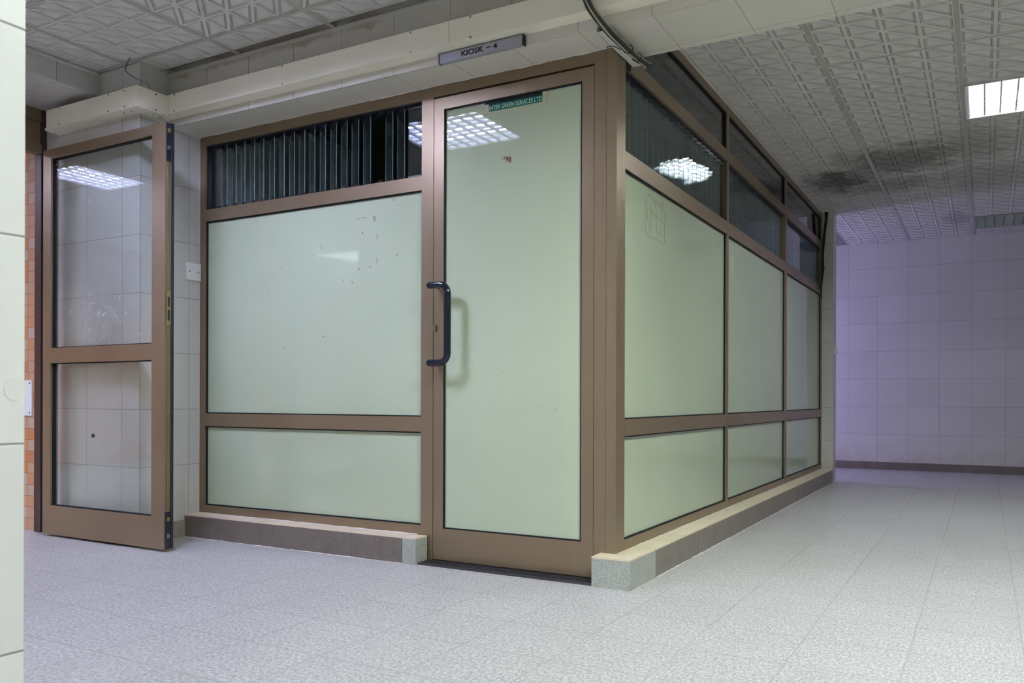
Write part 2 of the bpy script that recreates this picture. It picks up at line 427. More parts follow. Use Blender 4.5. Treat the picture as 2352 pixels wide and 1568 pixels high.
# column / party wall left of the kiosk
bm = NB(); fs = box(bm, XD + 0.001, XW, YU, 8.303, 0, ZC + 0.05)
for f in fs: f.material_index = 0
fs[2].material_index = 1
tag(obj('wall_left', bm, ['wall_x', 'wall_col']), 'pale tiled column between the open glass door and the kiosk window', 'wall', kind='structure')
tag(B('baseboard_left', XW, XW + 0.006, YU - 0.006, YR - 0.001, 0, 0.093, 'skirt_tan'), 'short tan stone skirting beside the kiosk kerb', 'skirting', kind='structure')
tag(B('baseboard_column', XD + 0.02, XW + 0.006, YU - 0.006, YU, 0, 0.093, 'skirt_tan'), 'tan stone skirting on the column behind the open glass door', 'skirting', kind='structure')
# wall at the far end of the kiosk, ending in the pilaster
bm = NB(); fs = box(bm, XL, XQ, 8.303, 8.466, 0, ZC + 0.05)
fs[5].material_index = 1; fs[2].material_index = 0; fs[3].material_index = 0
tag(obj('wall_end', bm, ['wall_y', 'wall_x']), 'narrow tiled pilaster where the kiosk side ends', 'wall', kind='structure')
# near pillar on the left edge
e = tag(B('wall_near', XQ - 0.65, XQ, 0.075, 0.725, 0, ZC + 0.05, 'pillar', bevel=0.003), 'bright tiled pillar close to the camera on the left edge', 'pillar', kind='structure')
bm = NB(); disc(bm, (XQ, 0.712, 0.782), (1, 0, 0), 0.017, 0.0006, 24)
tag(obj('filler_patch', bm, 'patch', e), 'round cement patch')
# doorway wall on the left, with the room beyond
tag(B('wall_doorway', XD - 0.12, XD, YN, 0.776, 0, ZC + 0.05, 'wall_x'), 'wall in line with the double doorway', 'wall', kind='structure')
tag(B('wall_orange', XL, XD - 0.06, YU, YU + 0.1, 0, ZC + 0.05, 'mosaic_y'), 'orange mosaic tiled wall seen through the doorway', 'wall', kind='structure')
tag(B('wall_orange_end', XL, XL + 0.1, YN, YU, 0, ZC + 0.05, 'mosaic_x'), 'orange mosaic wall at the far side of the next room', 'wall', kind='structure')

# ------------------------------------------------------------------ beams
def beam(name, x0, x1, y0, y1, z0, z1, mats, label):
    bm = NB(); fs = box(bm, x0, x1, y0, y1, z0, z1)
    fs[2].material_index = fs[3].material_index = 1
    fs[4].material_index = fs[5].material_index = 1
    return tag(obj(name, bm, mats), label, 'beam', kind='structure')
beam('trim_1', XW - 0.02, XR, YB, YV, ZB, ZC + 0.05, ['beam', 'beam_face'], 'tile clad ceiling beam running over the kiosk front')
beam('trim_2', XD, -4.206, YN, YU, 2.415, ZC + 0.05, ['beam_left', 'beam_left'], 'shallow ceiling beam above the left doorway')
tag(B('trim_3', XW, XR, YB - 0.012, YB, ZC - 0.018, ZC - 0.004, 'enamel'), 'thin cream ceiling edge angle along the kiosk beam', 'trim', kind='structure')
tag(B('trim_4', -4.206, -4.196, YN, YU - 0.01, ZC - 0.018, ZC - 0.004, 'enamel'), 'thin cream ceiling edge angle along the left beam', 'trim', kind='structure')
tag(B('trim_5', -4.196, XW + 0.01, YU - 0.01, YU, ZC - 0.018, ZC - 0.004, 'enamel'), 'thin cream ceiling edge angle across the column head', 'trim', kind='structure')

# ------------------------------------------------------------------ ceiling of embossed tiles
LUMS = []   # (x0, y0, x1, y1) openings for the fittings
FIT = [ # x0, y0, nx, px, py, lit colour or None
    ('lit', -0.120, 5.325), ('dead', -0.120, 9.183)]
def tri_cell(bm, tri, z):
    a, b, c = [Vector((*p, 0)) for p in tri]
    la, lb, lc = (b - c).length, (c - a).length, (a - b).length
    per = la + lb + lc
    I = (a * la + b * lb + c * lc) / per
    r = abs((b - a).cross(c - a).z) / per
    prof = [(0.0, 0.0), (0.0078, 0.0), (0.0084, 0.010), (0.0106, 0.010), (0.0112, 0.001), (0.0138, 0.001), (0.0144, 0.011), (0.0166, 0.011), (0.0172, 0.002), (0.0186, 0.002), (0.0196, 0.0055)]
    prev = None
    for d, h in prof:
        s = (r - d) / r
        ring = [bm.verts.new((I.x + (p.x - I.x) * s, I.y + (p.y - I.y) * s, z + h)) for p in (a, b, c)]
        if prev:
            for k in range(3):
                bm.faces.new([prev[k], prev[(k + 1) % 3], ring[(k + 1) % 3], ring[k]])
        prev = ring
    bm.faces.new(prev)
def emboss(bm, ox, oy, px, py, x0, x1, y0, y1, holes, flip=()):
    i0 = math.floor((x0 - ox) / px); i1 = math.ceil((x1 - ox) / px)
    j0 = math.floor((y0 - oy) / py); j1 = math.ceil((y1 - oy) / py)
    rnd = random.Random(3)
    for i in range(i0, i1):
        for j in range(j0, j1):
            tx, ty = ox + i * px, oy + j * py
            dz = rnd.uniform(0, 0.0015)
            for a in range(4):
                for b in range(4):
                    cx0, cx1 = tx + px * a / 4, tx + px * (a + 1) / 4
                    cy0, cy1 = ty + py * b / 4, ty + py * (b + 1) / 4
                    if a == 0: cx0 += 0.009
                    if a == 3: cx1 -= 0.009
                    if b == 0: cy0 += 0.0018
                    if b == 3: cy1 -= 0.0018
                    mx, my = (cx0 + cx1) / 2, (cy0 + cy1) / 2
                    if not (x0 < mx < x1 and y0 < my < y1): continue
                    if any(h[0] < mx < h[2] and h[1] < my < h[3] for h in holes): continue
                    cx0 = max(cx0, x0); cx1 = min(cx1, x1); cy0 = max(cy0, y0); cy1 = min(cy1, y1)
                    c = [(cx0, cy0), (cx1, cy0), (cx1, cy1), (cx0, cy1)]
                    if (i, j) in flip:
                        tri_cell(bm, (c[0], c[1], c[3]), ZC + dz); tri_cell(bm, (c[1], c[2], c[3]), ZC + dz)
                    else:
                        tri_cell(bm, (c[0], c[1], c[2]), ZC + dz); tri_cell(bm, (c[0], c[2], c[3]), ZC + dz)
OXR, PXR, OYR, PYR = -0.120, 0.628, 5.325, 0.643
OXL, PXL, OYL, PYL = -3.335, 0.632, 2.842, 0.628
def hole(ox, oy, px, py, n=1): return (ox, oy, ox + px * n, oy + py)
HR = [hole(OXR, OYR, PXR, PYR), hole(OXR, OYR + 6 * PYR, PXR, PYR)]
HL = [hole(OXL, OYL - 2 * PYL, PXL, PYL), hole(OXL + 5 * PXL, OYL - 2 * PYL, PXL, PYL), hole(OXL + 5 * PXL, OYL - 8 * PYL, PXL, PYL), hole(OXL, OYL - 8 * PYL, PXL, PYL)]
bm = NB(); emboss(bm, OXR, OYR, PXR, PYR, XS - 0.02, XR, YV - 0.02, YW, HR)
tag(obj('ceiling', bm, 'ceiling'), 'suspended ceiling of embossed triangle tiles over the right corridor, water stained', 'ceiling', kind='structure')
bm = NB(); emboss(bm, OXL, OYL, PXL, PYL, -4.206, -0.17, -0.3, YB - 0.01, HL, flip={(0, -1), (1, -1), (2, -2)})
# plain continuation of the same ceiling, behind the viewpoint and to the right
def flat_with_holes(bm, x0, x1, y0, y1, holes, z):
    xs = sorted({x0, x1} | {h[k] for h in holes for k in (0, 2) if x0 < h[k] < x1}); ys = sorted({y0, y1} | {h[k] for h in holes for k in (1, 3) if y0 < h[k] < y1})
    for a, b in zip(xs, xs[1:]):
        for c, d in zip(ys, ys[1:]):
            mx, my = (a + b) / 2, (c + d) / 2
            if any(h[0] < mx < h[2] and h[1] < my < h[3] for h in holes): continue
            bm.faces.new([bm.verts.new(p) for p in ((a, c, z), (b, c, z), (b, d, z), (a, d, z))])
flat_with_holes(bm, -0.17, XR, -0.3, YB, HL, ZC); flat_with_holes(bm, -4.206, XR, YN, -0.3, HL, ZC)
tag(obj('ceiling', bm, 'ceiling'), 'suspended ceiling of embossed triangle tiles in front of the kiosk', 'ceiling', kind='structure')
HX = [(-6.52, 1.10, -5.89, 1.74), (-7.15, -1.80, -6.52, -1.16)]
bm = NB(); emboss(bm, -7.15, 1.10, 0.63, 0.64, XL, XD, -2.5, YU, HX); flat_with_holes(bm, XL, XD, YN, -2.5, HX, ZC)
tag(obj('ceiling', bm, 'ceiling'), 'embossed tile ceiling of the room beyond the doorway', 'ceiling', kind='structure')
# slab above the tiles, seen only as dark gaps
tag(B('ceiling_slab', XL, XR, YN, YW, ZC + 0.15, ZC + 0.25, 'void'), 'dark void above the ceiling tiles', 'ceiling', kind='structure')
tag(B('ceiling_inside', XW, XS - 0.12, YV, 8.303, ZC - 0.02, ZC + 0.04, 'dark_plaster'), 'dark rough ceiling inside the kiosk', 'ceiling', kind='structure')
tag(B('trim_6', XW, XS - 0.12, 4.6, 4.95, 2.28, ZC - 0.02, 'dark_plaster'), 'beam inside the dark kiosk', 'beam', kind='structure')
tag(B('ceiling_hall', XL, XS - 0.02, 8.466, YW, ZC, ZC + 0.03, 'plaster'), 'plain ceiling of the passage behind the kiosk', 'ceiling', kind='structure')
# ceiling bars
bm = NB()
x = OXR - 2 * PXR
while x < XR:
    y0, y1 = YV, YW
    segs = [(y0, y1)]
    for h in HR:
        if h[0] + 0.02 < x < h[2] - 0.02:
            segs = [s for (a, b) in segs for s in ((a, min(b, h[1])), (max(a, h[3]), b)) if s[1] > s[0]]
    if x > XS + 0.02:
        for a, b in segs: box(bm, x - 0.0115, x + 0.0115, a, b, ZC - 0.0015, ZC + 0.002)
    x += PXR
tag(obj('trim_7', bm, 'tbar'), 'grey ceiling grid bars over the right corridor', 'ceiling bars', kind='structure')
bm = NB()
for k in range(-1, 12):
    x = OXL + k * PXL
    segs = [(YN, YB - 0.012)]
    for h in HL:
        if h[0] + 0.02 < x < h[2] - 0.02:
            segs = [s for (a, b) in segs for s in ((a, min(b, h[1])), (max(a, h[3]), b)) if s[1] > s[0]]
    for a, b in segs:
        if x > -4.2: box(bm, x - 0.0115, x + 0.0115, a, (min(b, YU - 0.02) if x < XW else b), ZC - 0.0015, ZC + 0.002)
box(bm, -4.2, XR, OYL - 0.012, OYL + 0.010, ZC - 0.0022, ZC + 0.0012)
tag(obj('trim_8', bm, 'tbar'), 'grey ceiling grid bars in front of the kiosk', 'ceiling bars', kind='structure')

# ------------------------------------------------------------------ luminaires
def luminaire(x0, y0, px, py, colour, power, label, group='recessed louvred ceiling lights', detailed=True):
    x1, y1 = x0 + px, y0 + py
    root = empty('ceiling_light', ((x0 + x1) / 2, (y0 + y1) / 2, ZC), label, 'ceiling light', group)
    x0 += 0.012; x1 -= 0.006; y0 += 0.004; y1 -= 0.004
    H = 0.085
    bm = NB(); t = 0.004
    box(bm, x0, x1, y0, y1, ZC + H, ZC + H + t)
    box(bm, x0, x0 + t, y0, y1, ZC - 0.004, ZC + H); box(bm, x1 - t, x1, y0, y1, ZC - 0.004, ZC + H)
    box(bm, x0, x1, y0, y0 + t, ZC - 0.004, ZC + H); box(bm, x0, x1, y1 - t, y1, ZC - 0.004, ZC + H)
    f = 0.017
    box(bm, x0, x1, y0, y0 + f, ZC - 0.006, ZC - 0.002); box(bm, x0, x1, y1 - f, y1, ZC - 0.006, ZC - 0.002)
    box(bm, x0, x0 + f, y0 + f, y1 - f, ZC - 0.006, ZC - 0.002); box(bm, x1 - f, x1, y0 + f, y1 - f, ZC - 0.006, ZC - 0.002)
    obj('housing', bm, 'white' if power else 'tbar', root)  # unlit housing gets a darker colour for its lack of light
    # grille: eight rows of wedge blades lengthways, cross blades between
    bm = NB()
    xa, xb, ya, yb = x0 + f, x1 - f, y0 + f, y1 - f
    nr = 8
    for k in range(nr + 1):
        y = ya + (yb - ya) * k / nr; w = 0.010
        prism(bm, [(max(ya, y - w / 2), ZC + 0.014), (min(yb, y + w / 2), ZC + 0.014), (y + 0.0016, ZC - 0.002), (y - 0.0016, ZC - 0.002)], 0, xa, xb)
    nc = 7
    for k in range(nc + 1):
        x = xa + (xb - xa) * k / nc; w = 0.017
        prism(bm, [(max(xa, x - w / 2), ZC + 0.013), (min(xb, x + w / 2), ZC + 0.013), (x + 0.0048, ZC - 0.001), (x - 0.0048, ZC - 0.001)], 1, ya, yb)
    obj('louvre_grille', bm, 'louvre' if power else 'louvre_unlit', root)  # lit and unlit copies of one louvre metal
    mt = emitter('tube_glow', colour, power) if power else M['dirty_white']
    for q in (0.14, 0.38, 0.62, 0.86):
        bm = NB(); yy = ya + (yb - ya) * q
        tube(bm, [(xa + 0.02, yy, ZC + 0.050), (xb - 0.02, yy, ZC + 0.050)], 0.019, 10)
        obj('fluorescent_tube', bm, mt, root, smooth=True)
    return root
luminaire(OXR, OYR, PXR, PYR, LAMP_COOL, LAMP_POWER * 1.15, 'lit louvred ceiling light with bright white tubes at the right edge')
luminaire(OXR, OYR + 6 * PYR, PXR, PYR, LAMP_COOL, 0, 'unlit dark louvred ceiling light near the far wall')
luminaire(OXL, OYL - 2 * PYL, PXL, PYL, LAMP_VIOLET, LAMP_POWER * 1.6, 'violet lit ceiling light above the door area, mirrored in the kiosk door')
luminaire(OXL + 5 * PXL, OYL - 2 * PYL, PXL, PYL, LAMP_WARM, LAMP_POWER * 3.3, 'lit ceiling light just ahead of and above the viewpoint')
luminaire(OXL + 5 * PXL, OYL - 8 * PYL, PXL, PYL, LAMP_WARM, LAMP_POWER * 2.2, 'added fill light behind the viewpoint on the right, unseen')  # invented fitting, brightens the scene from behind the camera
luminaire(OXL, OYL - 8 * PYL, PXL, PYL, LAMP_WARM, LAMP_POWER * 1.1, 'added fill light behind the near tiled pillar, unseen')  # second invented fitting, there only as extra fill
luminaire(-6.52, 1.10, 0.63, 0.64, LAMP_VIOLET, LAMP_POWER * 1.6, 'lit ceiling light beyond the doorway, mirrored in the open door')
luminaire(-7.15, -1.80, 0.63, 0.64, LAMP_COOL, LAMP_POWER * 5.0, 'lit ceiling light beyond the doorway, mirrored in the kiosk window')

# daylight window at the end of the passage behind the kiosk
w = empty('window_5', (-3.62, 9.2, 0.9), 'bright window at the end of the passage behind the kiosk', 'window', kind='structure')
B('pane', -3.635, -3.625, 8.85, 9.50, 0.55, 2.05, emitter('daylight_pane', (0.52, 0.47, 1.0), 13.0), w)
bm = NB()
box(bm, -3.65, -3.61, 8.47, 8.85, 0, ZC); box(bm, -3.65, -3.61, 9.50, YW - 0.013, 0, ZC)
box(bm, -3.65, -3.61, 8.85, 9.50, 0, 0.55); box(bm, -3.65, -3.61, 8.85, 9.50, 2.05, ZC)
obj('window_surround', bm, 'plaster', w)

# ------------------------------------------------------------------ kerb (plinth) under the kiosk glazing
def kerb(name, x0, x1, y0, y1, face, cap, label):
    r = empty(name, ((x0 + x1) / 2, (y0 + y1) / 2, 0), label, 'kerb', kind='structure')
    B('kerb_face', x0, x1, y0, y1, 0, PH - 0.007, face, r, bevel=0.001)
    B('kerb_cap', x0, x1, y0 , y1, PH - 0.007, PH, cap, r, bevel=0.0012)
    return r
kerb('baseboard_front', XW, -2.374, YR, 3.36, 'skirt', 'cream_x', 'dark granite kerb with cream tile top below the wide kiosk window')
kerb('baseboard_block', -2.373, -2.297, YR - 0.002, 3.25, 'block', 'cream_x', 'small grey-green kerb end block left of the kiosk door')
kerb('baseboard_corner', -1.409, XQ, YR, 3.463, 'block', 'cream_y', 'large grey-green corner kerb block right of the kiosk door')
kerb('baseboard_side', -1.41, XQ, 3.464, 8.302, 'skirt_side', 'cream_y', 'long brown granite kerb with cream tile top under the side glazing')
bm = NB()
rg = random.Random(5)
def grout_run(bm, a, b, z, w):
    n = int((Vector(b) - Vector(a)).length / 0.03); A = Vector(a); Bv = Vector(b)
    pts = [A.lerp(Bv, k / n) for k in range(n + 1)]
    tube(bm, [(p.x, p.y, z) for p in pts], [max(0.0004, rg.uniform(0.2, 1.0) * w) for _ in pts], 5)
grout_run(bm, (XW, YR - 0.001, 0), (-2.37, YR - 0.001, 0), 0.0, 0.004)
grout_run(bm, (XQ + 0.001, 3.47, 0), (XQ + 0.001, 8.3, 0), 0.0, 0.004)
grout_run(bm, (XW, YF - 0.002, 0), (-2.36, YF - 0.002, 0), PH, 0.004)
grout_run(bm, (XS + 0.002, 3.45, 0), (XS + 0.002, 8.2, 0), PH, 0.004)
grout_run(bm, (XW, YF - 0.003, 0), (-1.40, YF - 0.003, 0), ZB, 0.0045)
grout_run(bm, (XS + 0.001, YV, 0), (-0.5, YV, 0), ZB + 0.001, 0.002)
tube(bm, [(XW, YF - 0.001, PH), (XW, YF - 0.001, ZB)], 0.0025, 5)
tube(bm, [(XW, YB, ZB), (XW, YF, ZB)], 0.0035, 5)
tag(obj('trim_9', bm, 'grout'), 'ragged white grout lines along the kerb edges', 'grout', kind='structure')

# ------------------------------------------------------------------ kiosk front window
D = 0.075
def bar(name, parent, x0, x1, z0, z1, y0=YF, y1=YF + D, mat='bronze'):
    return B(name, x0, x1, y0, y1, z0, z1, mat, parent, bevel=0.0012)
def gasket_y(parent, x0, x1, z0, z1, yg, w=0.006, d=0.008):
    bm = NB()
    box(bm, x0, x1, yg - d, yg, z0, z0 + w); box(bm, x0, x1, yg - d, yg, z1 - w, z1)
    box(bm, x0, x0 + w, yg - d, yg, z0 + w, z1 - w); box(bm, x1 - w, x1, yg - d, yg, z0 + w, z1 - w)
    return obj('gasket', bm, 'gasket', parent)
def gasket_x(parent, y0, y1, z0, z1, xg, w=0.006, d=0.008):
    bm = NB()
    box(bm, xg, xg + d, y0, y1, z0, z0 + w); box(bm, xg, xg + d, y0, y1, z1 - w, z1)
    box(bm, xg, xg + d, y0, y0 + w, z0 + w, z1 - w); box(bm, xg, xg + d, y1 - w, y1, z0 + w, z1 - w)
    return obj('gasket', bm, 'gasket', parent)
w1 = empty('window_1', ((XW - 2.273) / 2, YF, PH), 'wide kiosk window with green-white glass and open louvres above, left of the door', 'window', kind='structure')
bar('frame_jamb', w1, XW, -3.834, PH, ZB)
bar('frame_post', w1, -2.342, -2.274, 0.0, ZB)
bar('sill_rail', w1, -3.834, -2.342, PH, 0.1684)
bar('middle_rail', w1, -3.834, -2.342, 0.6129, 0.685)
bar('transom', w1, -3.834, -2.342, 1.7646, 1.8325)
bar('head_rail', w1, -3.834, -2.342, 2.1916, ZB)
YG = YF + 0.016
for z0, z1 in ((0.1684, 0.6129), (0.685, 1.7646)):
    B('glass_pane', -3.834, -2.342, YG, YG + 0.006, z0, z1, 'frost', w1)
    gasket_y(w1, -3.834, -2.342, z0, z1, YG)
# dark channel behind the louvres
bm = NB(); box(bm, -3.834, -2.342, YF + 0.045, YF + 0.05, 2.176, 2.1916); box(bm, -3.834, -3.829, YF + 0.01, YF + 0.06, 1.8325, 2.19); box(bm, -3.834, -2.342, YF + 0.006, YF + D - 0.004, 2.186, 2.1916)
obj('louvre_channel', bm, 'black', w1)
def blade_mesh(dx, dy, z0, z1, th=0.004):
    """glass blade whose plan direction is (dx, dy), centred on the origin; long edges green"""
    bm = NB(); d = Vector((dx, dy)); n = Vector((-dy, dx)).normalized() * th / 2
    P = [Vector((0, 0)) - d / 2 - n, Vector((0, 0)) + d / 2 - n, Vector((0, 0)) + d / 2 + n, Vector((0, 0)) - d / 2 + n]
    A = [bm.verts.new((p.x, p.y, z0)) for p in P]; Bv = [bm.verts.new((p.x, p.y, z1)) for p in P]
    for i in range(4):
        f = bm.faces.new([A[i], A[(i + 1) % 4], Bv[(i + 1) % 4], Bv[i]]); f.material_index = 1 if i in (1, 3) else 0
    bm.faces.new(A[::-1]).material_index = 1; bm.faces.new(Bv).material_index = 1
    return bm
def clip_mesh(dx, dy, z0, z1):
    bm = NB(); d = Vector((dx, dy)); n = Vector((-dy, dx)).normalized() * 0.0065
    P = [-d / 2 - n, d / 2 - n, d / 2 + n, -d / 2 + n]
    for (a, b) in ((z0, z0 + 0.016), (z1 - 0.016, z1)):
        prism(bm, [(p.x, p.y) for p in P], 2, a, b)
    return bm
def mk_blade(parent, cx, cy, dx, dy, z0, z1, glass=True):
    b = None
    if glass:
        bm = blade_mesh(dx, dy, z0 + 0.008, z1 - 0.008)
        for v in bm.verts: v.co += Vector((cx, cy, 0))
        b = obj('louvre_blade', bm, ['blade', 'glass_edge'], parent)
    bm = clip_mesh(dx, dy, z0, z1)
    for v in bm.verts: v.co += Vector((cx, cy, 0))
    obj('blade_clip', bm, 'black', b if b else parent)
    return b
LB0, LB1 = 1.8335, 2.188
near = [-3.686, -3.615, -3.546, -3.474, -3.405, -3.326, -3.252, -3.180, -3.109, -3.037, -2.964, -2.891, -2.820, -2.747, -2.671, -2.600, -2.531, -2.459]
mk_blade(w1, -3.785, YF + 0.035, 0.09, -0.006, LB0, LB1)
for k, xn in enumerate(near):
    mk_blade(w1, xn - 0.0425 + 0.004, YF + 0.043, 0.085, -0.050 + rg.uniform(-0.004, 0.004), LB0, LB1, glass=(k != 15))
mk_blade(w1, -2.398, YF + 0.035, 0.09, 0.004, LB0, LB1)

# stains on the wide window: child marks lying on the glass
def marks(parent, pts, plane, mat, name='smear'):
    bm = NB()
    for (a, z, w, h, rot) in pts:
        n = 9; ring = []
        for k in range(n):
            t = 2 * math.pi * k / n; rr = rg.uniform(0.6, 1.1)
            u, v = math.cos(t) * w * rr / 2, math.sin(t) * h * rr / 2
            uu = u * math.cos(rot) - v * math.sin(rot); vv = u * math.sin(rot) + v * math.cos(rot)
            ring.append((a + uu, z + vv))
        if plane[0] == 'y': prism(bm, ring, 1, plane[1] - 0.0006, plane[1])
        else: prism(bm, ring, 0, plane[1], plane[1] + 0.0006)
    return obj(name, bm, mat, parent)

# ------------------------------------------------------------------ kiosk door
d1 = empty('door_1', (-1.86, YF, 0), 'closed bronze kiosk door with tall green-white glass and dark pull handle', 'door', kind='structure')
bar('frame_head', d1, -2.274, -1.3915, 2.1946, ZB)
bar('frame_jamb', d1, -1.4455, -1.3915, 0.0, 2.1946)
yl0, yl1 = YF + 0.003, YF + 0.048
LX0, LX1, GX0, GX1, GB, GT, LT, LBt = -2.2725, -1.4485, -2.2166, -1.505, 0.1612, 2.1306, 2.1862, 0.014
def leaf_part(name, poly, par=d1):
    bm = NB(); prism(bm, poly, 1, yl0, yl1); return obj(name, bm, 'bronze', par, bevel=0.0009)
leaf_part('stile', [(LX0, LBt), (GX0, LBt), (GX0, GT), (LX0, LT)])
leaf_part('stile', [(GX1, LBt), (LX1, LBt), (LX1, LT), (GX1, GT)])
leaf_part('top_rail', [(LX0, LT), (GX0, GT), (GX1, GT), (LX1, LT)])
leaf_part('bottom_rail', [(GX0, LBt), (GX1, LBt), (GX1, GB), (GX0, GB)])
YD = YF + 0.014
B('glass_pane', GX0, GX1, YD, YD + 0.006, GB, GT, 'frost', d1)
gasket_y(d1, GX0, GX1, GB, GT, YD, 0.006, 0.008)
# gap round the leaf, closed by a dark stop behind
bm = NB(); box(bm, -2.274, -1.4455, YF + 0.05, YF + 0.06, 2.16, 2.1946); box(bm, -2.274, -2.262, YF + 0.05, YF + 0.06, 0, 2.16); box(bm, -1.458, -1.4455, YF + 0.05, YF + 0.06, 0, 2.16)
obj('door_stop', bm, 'black', d1)
# handle
hx0, hx1, hz0, hz1, hy = -2.238, -2.150, 0.937, 1.298, YF - 0.062
pts = []
R = 0.045
pts.append((hx0 - 0.012, hy, hz1)); pts.append((hx0, hy, hz1)); pts.append((hx1 - R, hy, hz1))
for k in range(1, 9):
    t = math.pi / 2 * k / 8; pts.append((hx1 - R + R * math.sin(t), hy, hz1 - R + R * math.cos(t)))
pts.append((hx1, hy, hz0 + R))
for k in range(1, 9):
    t = math.pi / 2 * k / 8; pts.append((hx1 - R + R * math.cos(t), hy, hz0 + R - R * math.sin(t)))
pts += [(hx0, hy, hz0), (hx0 - 0.012, hy, hz0)]
hr = 0.0165
p0, p1 = Vector(pts[0]), Vector(pts[-1])
capa = [(p0.x - hr * 0.95, hy, hz1), (p0.x - hr * 0.8, hy, hz1), (p0.x - hr * 0.45, hy, hz1)]
capb = [(p1.x - hr * 0.45, hy, hz0), (p1.x - hr * 0.8, hy, hz0), (p1.x - hr * 0.95, hy, hz0)]
rr = [hr * 0.3, hr * 0.62, hr * 0.9] + [hr] * len(pts) + [hr * 0.9, hr * 0.62, hr * 0.3]
bm = NB(); tube(bm, capa + pts + capb, rr, 20)
hnd = obj('pull_handle', bm, 'handle', d1, smooth=True)
for z in (hz1, hz0):
    bm = NB(); tube(bm, [(hx0 - 0.006, hy, z), (hx0 - 0.006, yl0, z)], 0.0105, 14); obj('handle_post', bm, 'steel', hnd, smooth=False)
bm = NB(); disc(bm, (-2.262, yl0, 1.113), (0, -1, 0), 0.0085, 0.008, 16); disc(bm, (-2.262, yl0, 1.098), (0, -1, 0), 0.0075, 0.008, 16); box(bm, -2.2705, -2.2535, yl0 - 0.007, yl0, 1.098, 1.113)
lk = obj('lock_cylinder', bm, 'brass', d1)
B('keyhole', -2.2632, -2.2608, yl0 - 0.0088, yl0 - 0.0075, 1.096, 1.118, 'black', lk)
# black strip painting the dark interior behind clear glass, and the green name strip
B('dark_interior_strip', -1.998, -1.690, YD - 0.0012, YD, 2.104, GT - 0.001, 'gasket', d1)
gs = B('name_strip', -1.978, -1.700, YD - 0.002, YD - 0.0012 + 0.001, 2.081, 2.1105, 'green', d1)
gs['label'] = 'green strip reading INTER GREEN SERVICES LTD'
for (a, b, z0, z1) in ((-1.998, -1.977, 2.080, 2.115), (-1.701, -1.680, 2.078, 2.124), (-1.996, -1.965, 2.074, 2.081), (-1.713, -1.684, 2.071, 2.079)):
    B('tape', a, b, YD - 0.0028, YD - 0.0018, z0, z1, 'tape', gs)
def text(s, x0, x1, z0, h, y, mat, parent, name, bold=0.0, depth=0.0006):
    cu = bpy.data.curves.new(name, 'FONT'); cu.body = s; cu.extrude = 0; cu.offset = bold; cu.size = 1; cu.resolution_u = 4
    to = bpy.data.objects.new(name, cu); COL.objects.link(to)
    bpy.context.view_layer.update()
    me = bpy.data.meshes.new_from_object(to.evaluated_get(bpy.context.evaluated_depsgraph_get()))
    bpy.data.objects.remove(to)
    xs = [v.co.x for v in me.vertices]; ys = [v.co.y for v in me.vertices]
    sx = (x1 - x0) / (max(xs) - min(xs)); sy = h / (max(ys) - min(ys)); mx, my = min(xs), min(ys)
    bm = NB(); bm.from_mesh(me)
    for v in bm.verts: v.co = Vector((x0 + (v.co.x - mx) * sx, y, z0 + (v.co.y - my) * sy))
    r = bmesh.ops.extrude_face_region(bm, geom=bm.faces[:])
    for v in [g for g in r['geom'] if isinstance(g, bmesh.types.BMVert)]: v.co.y -= depth
    return obj(name, bm, mat, parent)
text('INTER GREEN SERVICES LTD', -1.974, -1.704, 2.0855, 0.0195, YD - 0.002, 'paint_white', gs, 'lettering', 0.004)
marks(d1, [(-1.905, 1.857, 0.006, 0.012, 0), (-1.893, 1.858, 0.005, 0.016, 0.1), (-1.883, 1.852, 0.006, 0.024, 0.1), (-1.872, 1.846, 0.009, 0.032, 0.1), (-1.864, 1.848, 0.012, 0.030, 0.1), (-1.878, 1.856, 0.02, 0.012, 0.2), (-1.867, 1.858, 0.018, 0.010, 0), (-1.888, 1.864, 0.03, 0.004, 0)], ('y', YD), 'stain', 'brown_smear')
# threshold track
th = empty('trim_10', (-1.86, 3.22, 0), 'dark grooved metal sliding track under the kiosk door', 'threshold', kind='structure')
bm = NB(); box(bm, -2.296, -1.41, 3.172, 3.262, 0, 0.003)
for y in (3.174, 3.200, 3.226, 3.252): box(bm, -2.296, -1.41, y, y + 0.005, 0.003, 0.011)
obj('track', bm, 'track', th)

# the wide window's marks
def px_marks():
    L = []
    for (x, z, w, h, r) in [(-2.640, 1.664, 0.022, 0.034, 0.2), (-2.700, 1.672, 0.05, 0.009, -0.15), (-2.742, 1.672, 0.03, 0.006, 0.1), (-2.715, 1.600, 0.014, 0.018, 0), (-2.622, 1.570, 0.006, 0.045, 0), (-2.622, 1.455, 0.008, 0.04, 0),
                            (-2.985, 1.55, 0.008, 0.04, 0), (-3.035, 1.515, 0.010, 0.016, 0), (-2.735, 1.42, 0.02, 0.01, 0.3), (-2.665, 1.425, 0.014, 0.012, 0), (-2.84, 1.37, 0.006, 0.02, 0.5), (-2.78, 1.355, 0.014, 0.016, 0), (-3.27, 1.47, 0.014, 0.006, 0.2),
                            (-2.97, 1.09, 0.024, 0.008, 0.3), (-3.42, 1.06, 0.007, 0.013, 0), (-3.24, 1.04, 0.016, 0.006, 0), (-2.52, 1.74, 0.018, 0.016, 0), (-2.50, 1.47, 0.012, 0.014, 0), (-3.53, 1.71, 0.006, 0.01, 0), (-3.36, 1.33, 0.007, 0.014, 0.3)]:
        L.append((x, z, w, h, r))
    return L
M['smear'] = simple('dull_brown_smear', (0.28, 0.275, 0.19), 0.8, vary=0.3, scale=60)
marks(w1, px_marks(), ('y', YG), 'smear', 'brown_smear')

